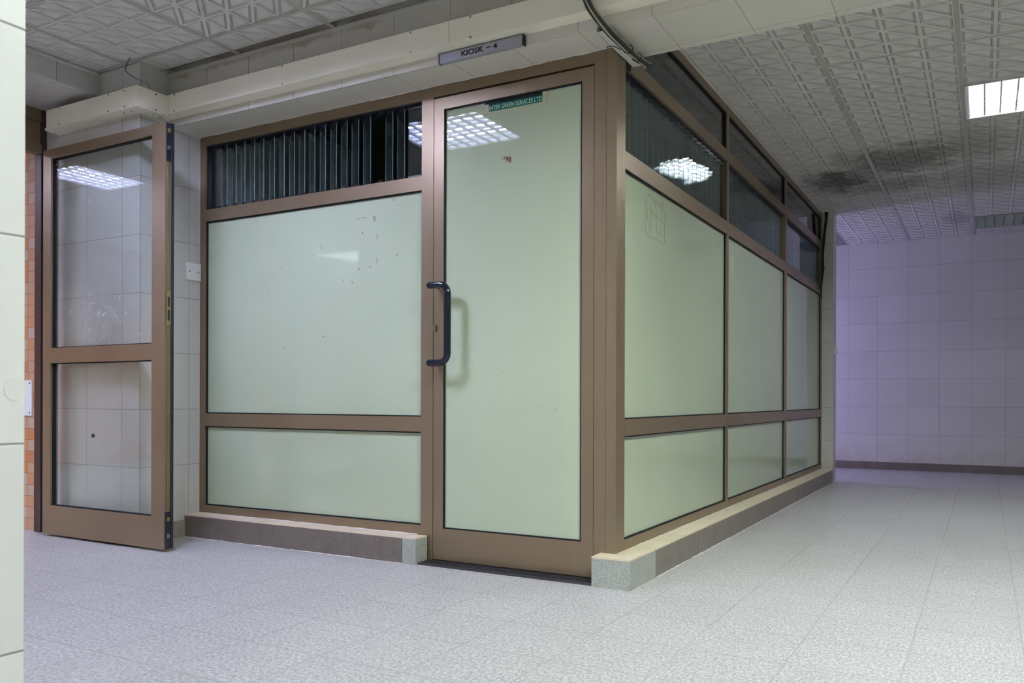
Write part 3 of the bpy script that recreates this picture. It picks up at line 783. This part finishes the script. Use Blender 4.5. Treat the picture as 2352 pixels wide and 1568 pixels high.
# ------------------------------------------------------------------ corner post
cp = empty('trim_11', (-1.367, YF + 0.05, PH), 'bronze corner post between the kiosk door and the side glazing', 'post', kind='structure')
bm = NB(); box(bm, -1.3900, XS, YF - 0.001, YF + 0.048, PH, ZB); obj('post_front', bm, 'bronze', cp, bevel=0.0025)
bm = NB(); box(bm, -1.3900, XS - 0.0005, YF + 0.0495, YF + 0.097, PH, ZC if False else ZB); obj('post_side', bm, 'bronze', cp, bevel=0.0025)

# ------------------------------------------------------------------ side glazing, three bays
bays = [(3.357, 4.946, 4.946, 5.032), (5.032, 6.617, 6.617, 6.724), (6.724, 8.264, 8.264, 8.303)]
lab = ['first side bay of the kiosk glazing beside the corner post, marker scribble on its glass',
       'middle side bay of the kiosk glazing', 'last side bay of the kiosk glazing beside the tiled pilaster']
SX0, SX1 = XS - D, XS
XG = XS - 0.016
for i, (y0, y1, m0, m1) in enumerate(bays):
    w = empty('window_%d' % (i + 2), (XS, (y0 + m1) / 2, PH), lab[i] + ', louvres and dark fanlight above', 'window', kind='structure')
    m0b = m0 + (0.022 if i < 2 else 0); m1b = m1 - (0.022 if i < 2 else 0)
    B('mullion', SX0, SX1 + 0.0008, m0b, m1b, PH, ZC - 0.001, 'bronze', w, bevel=0.0012)
    ya, yb = (y0 - (0.022 if i else 0.0)), m0b
    for nm, z0, z1 in (('sill_rail', PH, 0.1684), ('middle_rail', 0.6129, 0.685), ('transom', 1.7585, 1.8345), ('transom', 2.1934, 2.26), ('head_rail', 2.4806, ZC - 0.001)):
        a0 = ya if z0 < 2.19 or i else YV + 0.001
        B(nm, SX0, SX1, (a0 if z1 < ZB or i else YV + 0.001 if z0 > ZB else a0), yb, z0, z1 if not (i == 0 and z0 < ZB < z1) else z1, 'bronze', w, bevel=0.0012)
    for z0, z1 in ((0.1684, 0.6129), (0.685, 1.7585)):
        B('glass_pane', XG - 0.006, XG, ya, yb, z0, z1, 'frost', w)
        gasket_x(w, ya, yb, z0, z1, XG)
    a0 = ya if i else YV + 0.001
    B('fanlight_pane', XG - 0.006, XG, a0, yb, 2.26, 2.4806, 'dark_glass', w)
    gasket_x(w, a0, yb, 2.26, 2.4806, XG)
    bm = NB(); box(bm, XS - 0.062, XS - 0.057, ya, yb, 2.176, 2.1934); box(bm, XS - 0.07, XS - 0.012, ya, yb, 2.186, 2.1934)
    obj('louvre_channel', bm, 'black', w)
    n = 21; sp = (yb - ya - 0.03) / n
    for k in range(n):
        yc = ya + 0.03 + sp * (k + 0.5)
        ang = 16 + rg.uniform(-1.5, 1.5)
        if i == 1: ang = 14 + rg.uniform(-4, 4)
        if i == 2: ang = (16 + rg.uniform(-2, 2)) if k > 8 else (3 + rg.uniform(-2, 2))
        t = math.radians(ang); L = 0.094
        mk_blade(w, XS - 0.038, yc, L * math.sin(t), L * math.cos(t), 1.8355, 2.185)
    if i == 0:
        # scribble drawn on the first pane
        def stroke(bm, P):
            tube(bm, [(XG + 0.0004, y, z) for y, z in catmull2(P)], 0.0014, 4)
        def catmull2(P):
            return [(v.x, v.y) for v in catmull([(a, b, 0) for a, b in P], 6)]
        bm = NB()
        def F(a, b):  # a, b: fraction across the scribble's own 0..1 box
            return (3.635 + a * 0.275, 1.725 - b * 0.205 - (0.0))
        for P in ([(0.12, 0.02), (0.35, 0.06), (0.62, 0.12), (0.88, 0.18), (0.9, 0.08), (0.86, 0.02), (0.80, 0.10)],
                  [(0.12, 0.02), (0.02, 0.12), (0.0, 0.3), (0.04, 0.5), (0.02, 0.75), (0.05, 0.9), (0.2, 0.97), (0.5, 0.95), (0.75, 0.97), (0.92, 1.0), (0.99, 0.92), (0.98, 0.7), (1.0, 0.45), (0.98, 0.2)],
                  [(0.25, 0.85), (0.15, 0.7), (0.12, 0.45), (0.10, 0.35), (0.2, 0.36)],
                  [(0.25, 0.85), (0.3, 0.5), (0.3, 0.25), (0.4, 0.13), (0.5, 0.2), (0.55, 0.4), (0.56, 0.6), (0.62, 0.8), (0.72, 0.82), (0.78, 0.65), (0.79, 0.35), (0.8, 0.15)],
                  [(0.2, 0.36), (0.4, 0.42), (0.65, 0.46), (0.85, 0.5), (0.98, 0.54), (0.96, 0.6)]):
            stroke(bm, [F(a, b) for a, b in P])
        s_ = obj('scribble', bm, 'scrib', w); s_['label'] = 'faint brown marker scribble'
        marks(w, [(3.87 + 0.02 * math.cos(t) * rg.uniform(0.6, 1.1), 1.076 + 0.022 * math.sin(t) * rg.uniform(0.6, 1.1), 0.008, 0.008, t) for t in [k * 0.5 for k in range(13)]], ('x', XG), 'smudge', 'round_smudge')
    if i == 1:
        marks(w, [(5.16, 1.62, 0.03, 0.16, 0.1)], ('x', XG), simple('yellow_tint', (0.47, 0.50, 0.33), 0.5), 'yellow_smear')
bm = NB()
for y0, y1 in ((YV, 8.3),):
    box(bm, XS, XS + 0.012, y0, y1, ZC - 0.012, ZC - 0.0005)
tag(obj('trim_12', bm, 'enamel'), 'thin pale ceiling edge angle above the side glazing', 'trim', kind='structure')

# ------------------------------------------------------------------ double doorway on the left
def glass_door(name, ax, a0, a1, f0, f1, label, sw=(0.07, 0.1)):
    """leaf in the X direction (ax 0) or Y direction (ax 1); a0..a1 along, f0..f1 thickness"""
    mid = ((a0 + a1) / 2, f0) if ax == 0 else (f0, (a0 + a1) / 2)
    r = empty(name, (*mid, 0.012), label, 'door', kind='structure')
    def bx(n, u0, u1, z0, z1, mat, g0=f0, g1=f1, bev=0.0012, par=r):
        if ax == 0: return B(n, u0, u1, g0, g1, z0, z1, mat, par, bevel=bev)
        return B(n, g0, g1, u0, u1, z0, z1, mat, par, bevel=bev)
    zt, zb = 2.150, 0.012
    ga, gb_ = a0 + sw[0], a1 - sw[1]
    def pp(n, poly):
        bm = NB(); prism(bm, poly, 1 if ax == 0 else 0, f0, f1); return obj(n, bm, 'bronze', r, bevel=0.001)
    gt = 2.098
    pp('stile', [(a0, zb), (ga, zb), (ga, gt), (a0, zt)])
    pp('stile', [(gb_, zb), (a1, zb), (a1, zt), (gb_, gt)])
    pp('top_rail', [(a0, zt), (ga, gt), (gb_, gt), (a1, zt)])
    bx('middle_rail', ga, gb_, 0.962, 1.046, 'bronze'); bx('bottom_rail', ga, gb_, zb, 0.172, 'bronze')
    fm = (f0 + f1) / 2
    for z0, z1, mt in ((0.172, 0.962, 'glass_low'), (1.046, gt, 'glass')):
        bx('glass_pane', ga, gb_, z0, z1, mt, fm - 0.003, fm + 0.003, 0)
        bm = NB(); w = 0.005
        for (u0, u1, q0, q1) in ((ga, gb_, z0, z0 + w), (ga, gb_, z1 - w, z1), (ga, ga + w, z0 + w, z1 - w), (gb_ - w, gb_, z0 + w, z1 - w)):
            if ax == 0: box(bm, u0, u1, fm - 0.010, fm + 0.010, q0, q1)
            else: box(bm, fm - 0.010, fm + 0.010, u0, u1, q0, q1)
        obj('gasket', bm, 'gasket', r)
    return r
dy0, dy1 = 2.785, 2.830
d2 = glass_door('door_2', 0, -4.592, -3.568, dy0, dy1, 'clear glass door with bronze frame standing open against the tiled column')
# free edge with its hardware
e0 = -3.568
edge = B('edge_channel', e0, e0 + 0.004, dy0 + 0.012, dy1 - 0.013, 0.18, 2.02, 'olive', d2)
B('edge_seal', e0 - 0.001, e0 + 0.008, dy1 - 0.013, dy1 + 0.002, 0.014, 2.149, 'black', d2)
for (z0, z1) in ((1.955, 2.148), (0.014, 0.20)):
    b = B('flush_bolt', e0, e0 + 0.005, dy0 + 0.004, dy1 - 0.013, z0, z1, 'black', d2)
    for q in (0.3, 0.75):
        zz = z0 + (z1 - z0) * q; B('bolt_lever', e0 + 0.005, e0 + 0.010, dy0 + 0.010, dy1 - 0.020, zz, zz + 0.02, 'brass' if q > 0.5 else 'steel', b)
lp = B('lock_plate', e0 + 0.004, e0 + 0.006, dy0 + 0.006, dy1 - 0.014, 1.135, 1.305, 'brass', d2)
B('lock_slot', e0 + 0.006, e0 + 0.0065, dy0 + 0.012, dy1 - 0.021, 1.228, 1.278, 'black', lp)
B('lock_slot', e0 + 0.006, e0 + 0.0065, dy0 + 0.012, dy1 - 0.021, 1.158, 1.212, 'black', lp)
# scratches on the glass
bm = NB(); gy = (dy0 + dy1) / 2 - 0.0033
rs = random.Random(21)
def scratch(x, z, L, a, w):
    dx, dz = math.cos(a) * L / 2, math.sin(a) * L / 2; nx, nz = -math.sin(a) * w, math.cos(a) * w
    prism(bm, [(x - dx, z - dz), (x + nx, z + nz), (x + dx, z + dz), (x - nx, z - nz)], 1, gy - 0.0002, gy)
for (x, z, L, a, w) in [(-3.99, 1.21, 0.12, -0.9, 0.0012), (-4.12, 1.22, 0.05, 1.3, 0.004), (-4.08, 1.215, 0.04, 0.5, 0.004), (-4.19, 1.33, 0.03, 0.4, 0.003), (-4.17, 1.28, 0.04, -0.1, 0.003), (-4.2, 1.26, 0.06, 1.5, 0.0016), (-3.95, 1.30, 0.03, 0.7, 0.002), (-3.9, 1.21, 0.02, 0.4, 0.003), (-4.36, 1.24, 0.018, 1.0, 0.003), (-4.2, 1.14, 0.04, 1.4, 0.002), (-3.78, 1.1, 0.03, -0.9, 0.002)]:
    scratch(x, z, L, a, w)
for _ in range(26):
    scratch(-4.1 + rs.gauss(0, 0.14), 1.2 + rs.gauss(0, 0.08), rs.uniform(0.008, 0.03), rs.uniform(0, 3.14), rs.uniform(0.0005, 0.0013))
obj('scuff_marks', bm, 'white', d2)['label'] = 'white scuffs on the glass'
bm = NB(); disc(bm, (-4.165, gy, 0.567), (0, -1, 0), 0.011, 0.004, 20)
obj('black_spot', bm, 'black', d2)  # small black disc for the dark spot on the lower glass
# closed second leaf with handle, and the door frame with its header panel
d3 = glass_door('door_3', 1, 0.80, 1.81, XD - 0.045, XD, 'closed second leaf of the double glass doorway, seen only as a reflection', (0.076, 0.17))
bm = NB(); P = [(XD + 0.05, 1.67, 1.33), (XD + 0.05, 1.53, 1.33), (XD + 0.05, 1.505, 1.32), (XD + 0.05, 1.49, 1.295), (XD + 0.05, 1.49, 0.985), (XD + 0.05, 1.505, 0.96), (XD + 0.05, 1.53, 0.95), (XD + 0.05, 1.67, 0.95)]
tube(bm, P, 0.0165, 14); hn3 = obj('pull_handle', bm, 'handle', d3, smooth=True)
for z in (1.33, 0.95):
    bm = NB(); tube(bm, [(XD + 0.05, 1.66, z), (XD, 1.66, z)], 0.0105, 10); obj('handle_post', bm, 'steel', hn3)
fr = empty('door_4', (XD, 1.9, 0), 'bronze door frame and grooved header panel over the left doorway', 'door frame', kind='structure')
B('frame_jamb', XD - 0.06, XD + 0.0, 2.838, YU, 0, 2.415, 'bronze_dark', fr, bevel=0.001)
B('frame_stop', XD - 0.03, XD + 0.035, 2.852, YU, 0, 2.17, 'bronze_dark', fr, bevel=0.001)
B('frame_jamb', XD - 0.06, XD, 0.7765, 0.799, 0, 2.415, 'bronze', fr, bevel=0.001)
B('header_rail', XD - 0.05, XD + 0.004, 0.80, 2.838, 2.162, 2.215, 'bronze', fr, bevel=0.001)
B('header_panel', XD - 0.04, XD - 0.008, 0.80, 2.838, 2.215, 2.345, 'bronze', fr)
B('header_rail', XD - 0.05, XD + 0.002, 0.80, 2.838, 2.345, 2.372, 'bronze', fr, bevel=0.001)
B('header_rail', XD - 0.05, XD - 0.004, 0.80, 2.838, 2.373, 2.415, 'bronze', fr, bevel=0.001)
tag(B('wall_above_door', XD - 0.10, XD - 0.002, 0.777, YU, 2.416, ZC + 0.05, 'plaster'), 'wall above the left doorway header', 'wall', kind='structure')
pl = tag(B('wall_plate', -5.06, -4.832, YU - 0.006, YU, 0.665, 0.872, 'white', bevel=0.001), 'white square metal plate screwed to the orange mosaic wall', 'plate')
for x in (-5.04, -4.85):
    for z in (0.683, 0.855):
        bm = NB(); disc(bm, (x, YU - 0.006, z), (0, -1, 0), 0.005, 0.002, 10); obj('screw', bm, 'black', pl)

# ------------------------------------------------------------------ cable trunking
ctc = empty('cable_trunking', (-4.1, 2.8, 2.27), 'short cream metal trunking wrapped round the column above the open glass door', 'cable trunking')
ctb = empty('cable_trunking', (-2.0, 3.0, 2.28), 'long cream metal trunking running along the beam above the kiosk sign', 'cable trunking')
ct = ctc
def trunk(name, x0, x1, y0, y1, z0, z1): return B(name, x0, x1, y0, y1, z0, z1, 'duct', ct, bevel=0.002)
za0, za1, zb0, zb1 = 2.266, 2.371, 2.283, 2.384
trunk('trunking_section', -4.567, -3.902, YU - 0.085, YU, za0, za1)
bm = NB(); t = 0.0015
prism(bm, [(-3.901, YU - 0.085 - t), (XW + 0.095, YU - 0.085 - t), (XW + 0.095, 2.932), (XW, 2.932), (XW, YU), (-3.901, YU)], 2, za0 - 0.001, za1 + 0.002)
obj('corner_cover', bm, 'duct', ct, bevel=0.002)
trunk('trunking_section', XW, XW + 0.089, 2.933, 2.976, za0 + 0.006, za1 + 0.006)
ct = ctb
trunk('trunking_section', XW + 0.0005, -2.001, YB - 0.075, YB, zb0, zb1)
trunk('trunking_section', -1.999, -0.2, YB - 0.075, YB, zb0, zb1)
trunk('trunking_section', -0.198, XR, YB - 0.075, YB, zb0, zb1)
ct = ctc
bm = NB(); box(bm, -4.575, -4.567, YU - 0.088, YU, za0 - 0.006, za0 + 0.008); obj('end_lip', bm, 'duct', ct)
scr = []
for x in (-4.443, -4.02): scr += [((x, YU - 0.085, za1 - 0.008), (0, -1, 0)), ((x, YU - 0.085, za0 + 0.01), (0, -1, 0))]
for x in (-3.885,): scr += [((x, YU - 0.0865, za1 - 0.012), (0, -1, 0)), ((x, YU - 0.0865, za0 + 0.012), (0, -1, 0))]
for y in (2.895,): scr += [((XW + 0.095, y, za1 - 0.012), (1, 0, 0)), ((XW + 0.095, y, za0 + 0.012), (1, 0, 0))]
for x in (-3.745, -2.969, -2.201, -1.890, -1.15): scr += [((x, YB - 0.075, zb1 - 0.007), (0, -1, 0)), ((x, YB - 0.075, zb0 + 0.009), (0, -1, 0))]
scr += [((-3.94, YU - 0.05, za0), (0, 0, -1)), ((-3.88, YU - 0.05, za0), (0, 0, -1)), ((XW + 0.05, 2.915, za0), (0, 0, -1)), ((XW + 0.05, 2.955, za0), (0, 0, -1)), ((-3.76, YB - 0.04, zb0), (0, 0, -1))]
for c, n in scr:
    bm = NB(); disc(bm, c, n, 0.0045, 0.0025, 10); obj('screw', bm, 'steel', ctb if c[1] > 2.96 and c[0] > -3.87 and n[0] == 0 and c[1] > 2.965 else ctc)
B('slot', -1.345, -1.330, YB - 0.0762, YB - 0.074, zb0 + 0.003, zb0 + 0.006, 'black', ctb)

# ------------------------------------------------------------------ hanging cable bundle and its tray
tr = empty('trunking_offcut', (-1.32, 3.24, 2.22), 'grubby white plastic trunking offcut fixed under the beam at the kiosk corner', 'trunking')
bm = NB(); tx0, tx1, ty0, ty1, tz0, tz1 = -1.341, -1.294, 3.035, 3.43, 2.216, 2.2438
box(bm, tx0, tx1, ty0, ty1, tz0, tz0 + 0.002); box(bm, tx0, tx0 + 0.002, ty0 + 0.004, ty1, tz0, tz1 - 0.0005); box(bm, tx1 - 0.002, tx1, ty0 + 0.01, ty1, tz0, tz1 - 0.0005)
box(bm, tx0 + 0.002, tx1 - 0.002, ty0 + 0.03, ty1, tz1 - 0.003, tz1 - 0.0005)
obj('tray', bm, 'dirty_white', tr)
cb = empty('cable_bundle', (-1.3, 3.0, 2.25), 'bundle of tan, black and green cables drooping past the trunking to the kiosk corner', 'cables')
base = [(-1.372, 2.945, 2.50), (-1.368, 2.943, 2.42), (-1.350, 2.940, 2.345), (-1.325, 2.952, 2.275), (-1.292, 3.03, 2.219), (-1.277, 3.13, 2.200), (-1.272, 3.25, 2.196), (-1.270, 3.35, 2.202), (-1.266, 3.42, 2.210)]
rc = random.Random(9)
cols = ['wire_green', 'wire_tan', 'wire_black', 'wire_tan', 'wire_grey', 'wire_black', 'wire_tan', 'wire_black', 'wire_tan', 'wire_black', 'wire_green']
for k, mt in enumerate(cols):
    a = 2 * math.pi * k / len(cols); rad = 0.0125 if k else 0.0
    ox, oz = math.cos(a) * rad, math.sin(a) * rad * 0.8
    P = [(x + ox + rc.uniform(-0.002, 0.002), y + rc.uniform(-0.004, 0.004) + math.sin(a + 1) * 0.006, z + oz + rc.uniform(-0.002, 0.002)) for x, y, z in base]
    if k in (5, 7): P[-1] = (P[-1][0] + 0.02, P[-1][1] + 0.02, P[-1][2] + 0.008)
    if k in (3, 8): P = P[:-1] + [(P[-1][0] - 0.004, P[-1][1] - 0.015, P[-1][2] - 0.012)]
    bm = NB(); tube(bm, catmull(P, 7), 0.0052 if mt == 'wire_green' else 0.0039, 7); obj('cable', bm, mt, cb, smooth=True)
for (y, z) in ((3.20, 2.202), (3.30, 2.204)):
    bm = NB(); pts = [(-1.272 + math.cos(t) * 0.0185, y + math.cos(t) * 0.006, z - 0.004 + math.sin(t) * 0.0175) for t in [2 * math.pi * q / 14 for q in range(15)]]
    tube(bm, pts, 0.0018, 6, caps=False)
    if y == 3.20: tube(bm, catmull([(-1.30, 3.20, 2.20), (-1.325, 3.18, 2.211), (-1.345, 3.175, 2.214), (-1.352, 3.168, 2.206)], 4), 0.0018, 6)
    obj('cable_tie', bm, 'wire_black', cb)
bm = NB(); tube(bm, catmull([(-3.862, 2.80, ZC - 0.002), (-3.858, 2.775, 2.49), (-3.845, 2.765, 2.445), (-3.80, 2.79, 2.41), (-3.775, 2.84, 2.392), (-3.79, 2.86, 2.376)], 8), 0.003, 7)
tag(obj('loose_wire', bm, 'wire_grey', smooth=True), 'thin grey wire looping from the ceiling into the trunking at the column corner', 'wire')
dw = empty('dangling_wires', (XS + 0.03, 8.27, 2.1), 'black wires dangling from the ceiling beside the far pilaster', 'wires')
for P in ([(-1.31, 8.27, ZC - 0.005), (-1.305, 8.26, 2.40), (-1.325, 8.24, 2.2), (-1.32, 8.24, 2.0), (-1.335, 8.22, 1.82), (-1.33, 8.2, 1.72)],
          [(-1.29, 8.28, ZC - 0.005), (-1.30, 8.27, 2.42), (-1.315, 8.25, 2.25), (-1.325, 8.24, 2.05), (-1.315, 8.25, 2.0)],
          [(-1.30, 8.28, ZC - 0.005), (-1.325, 8.26, 2.3), (-1.333, 8.25, 2.1), (-1.328, 8.2, 1.9), (-1.335, 8.15, 1.8)]):
    bm = NB(); tube(bm, catmull(P, 6), 0.006, 6); obj('wire', bm, 'wire_black', dw, smooth=True)
bm = NB(); disc(bm, (-1.326, 8.24, 1.99), (0, -1, 0), 0.012, 0.02, 10); obj('junction', bm, 'wire_black', dw)

# ------------------------------------------------------------------ signs, switch
sg = empty('sign', (-1.876, 3.04, 2.2355), 'slim grey aluminium sign reading KIOSK - 4 on the beam above the door', 'sign')
B('sign_plate', -2.085, -1.6675, 3.030, YB, 2.2355, 2.2765, 'sign', sg, bevel=0.001)
for x in (-2.0875, -1.6695): B('end_cap', x, x + 0.0045, 3.028, YB, 2.2345, 2.2775, 'ink', sg)
text('KIOSK', -1.969, -1.858, 2.2445, 0.0245, 3.030, 'ink', sg, 'lettering', 0.03)
B('dash', -1.846, -1.822, 3.0294, 3.030, 2.2555, 2.2592, 'ink', sg)
text('4', -1.811, -1.790, 2.2445, 0.0245, 3.030, 'ink', sg, 'lettering', 0.03)

sw = empty('light_switch', (XW, 3.21, 1.435), 'white square light switch on the tiled wall beside the wide window', 'light switch')
B('switch_plate', XW, XW + 0.010, 3.165, 3.2585, 1.431, 1.527, 'white', sw, bevel=0.002)
bm = NB(); box(bm, XW + 0.010, XW + 0.015, 3.205, 3.222, 1.462, 1.496); obj('rocker', bm, 'white', sw, bevel=0.001)
for y in (3.182, 3.242):
    bm = NB(); disc(bm, (XW + 0.010, y, 1.479), (1, 0, 0), 0.004, 0.001, 10); obj('screw', bm, 'black', sw)
# small fitting seen edge-on on the pilaster
tag(B('wall_socket', XQ, XQ + 0.012, 8.37, 8.45, 1.20, 1.29, 'white', bevel=0.002), 'small white wall fitting edge-on on the far pilaster', 'switch')
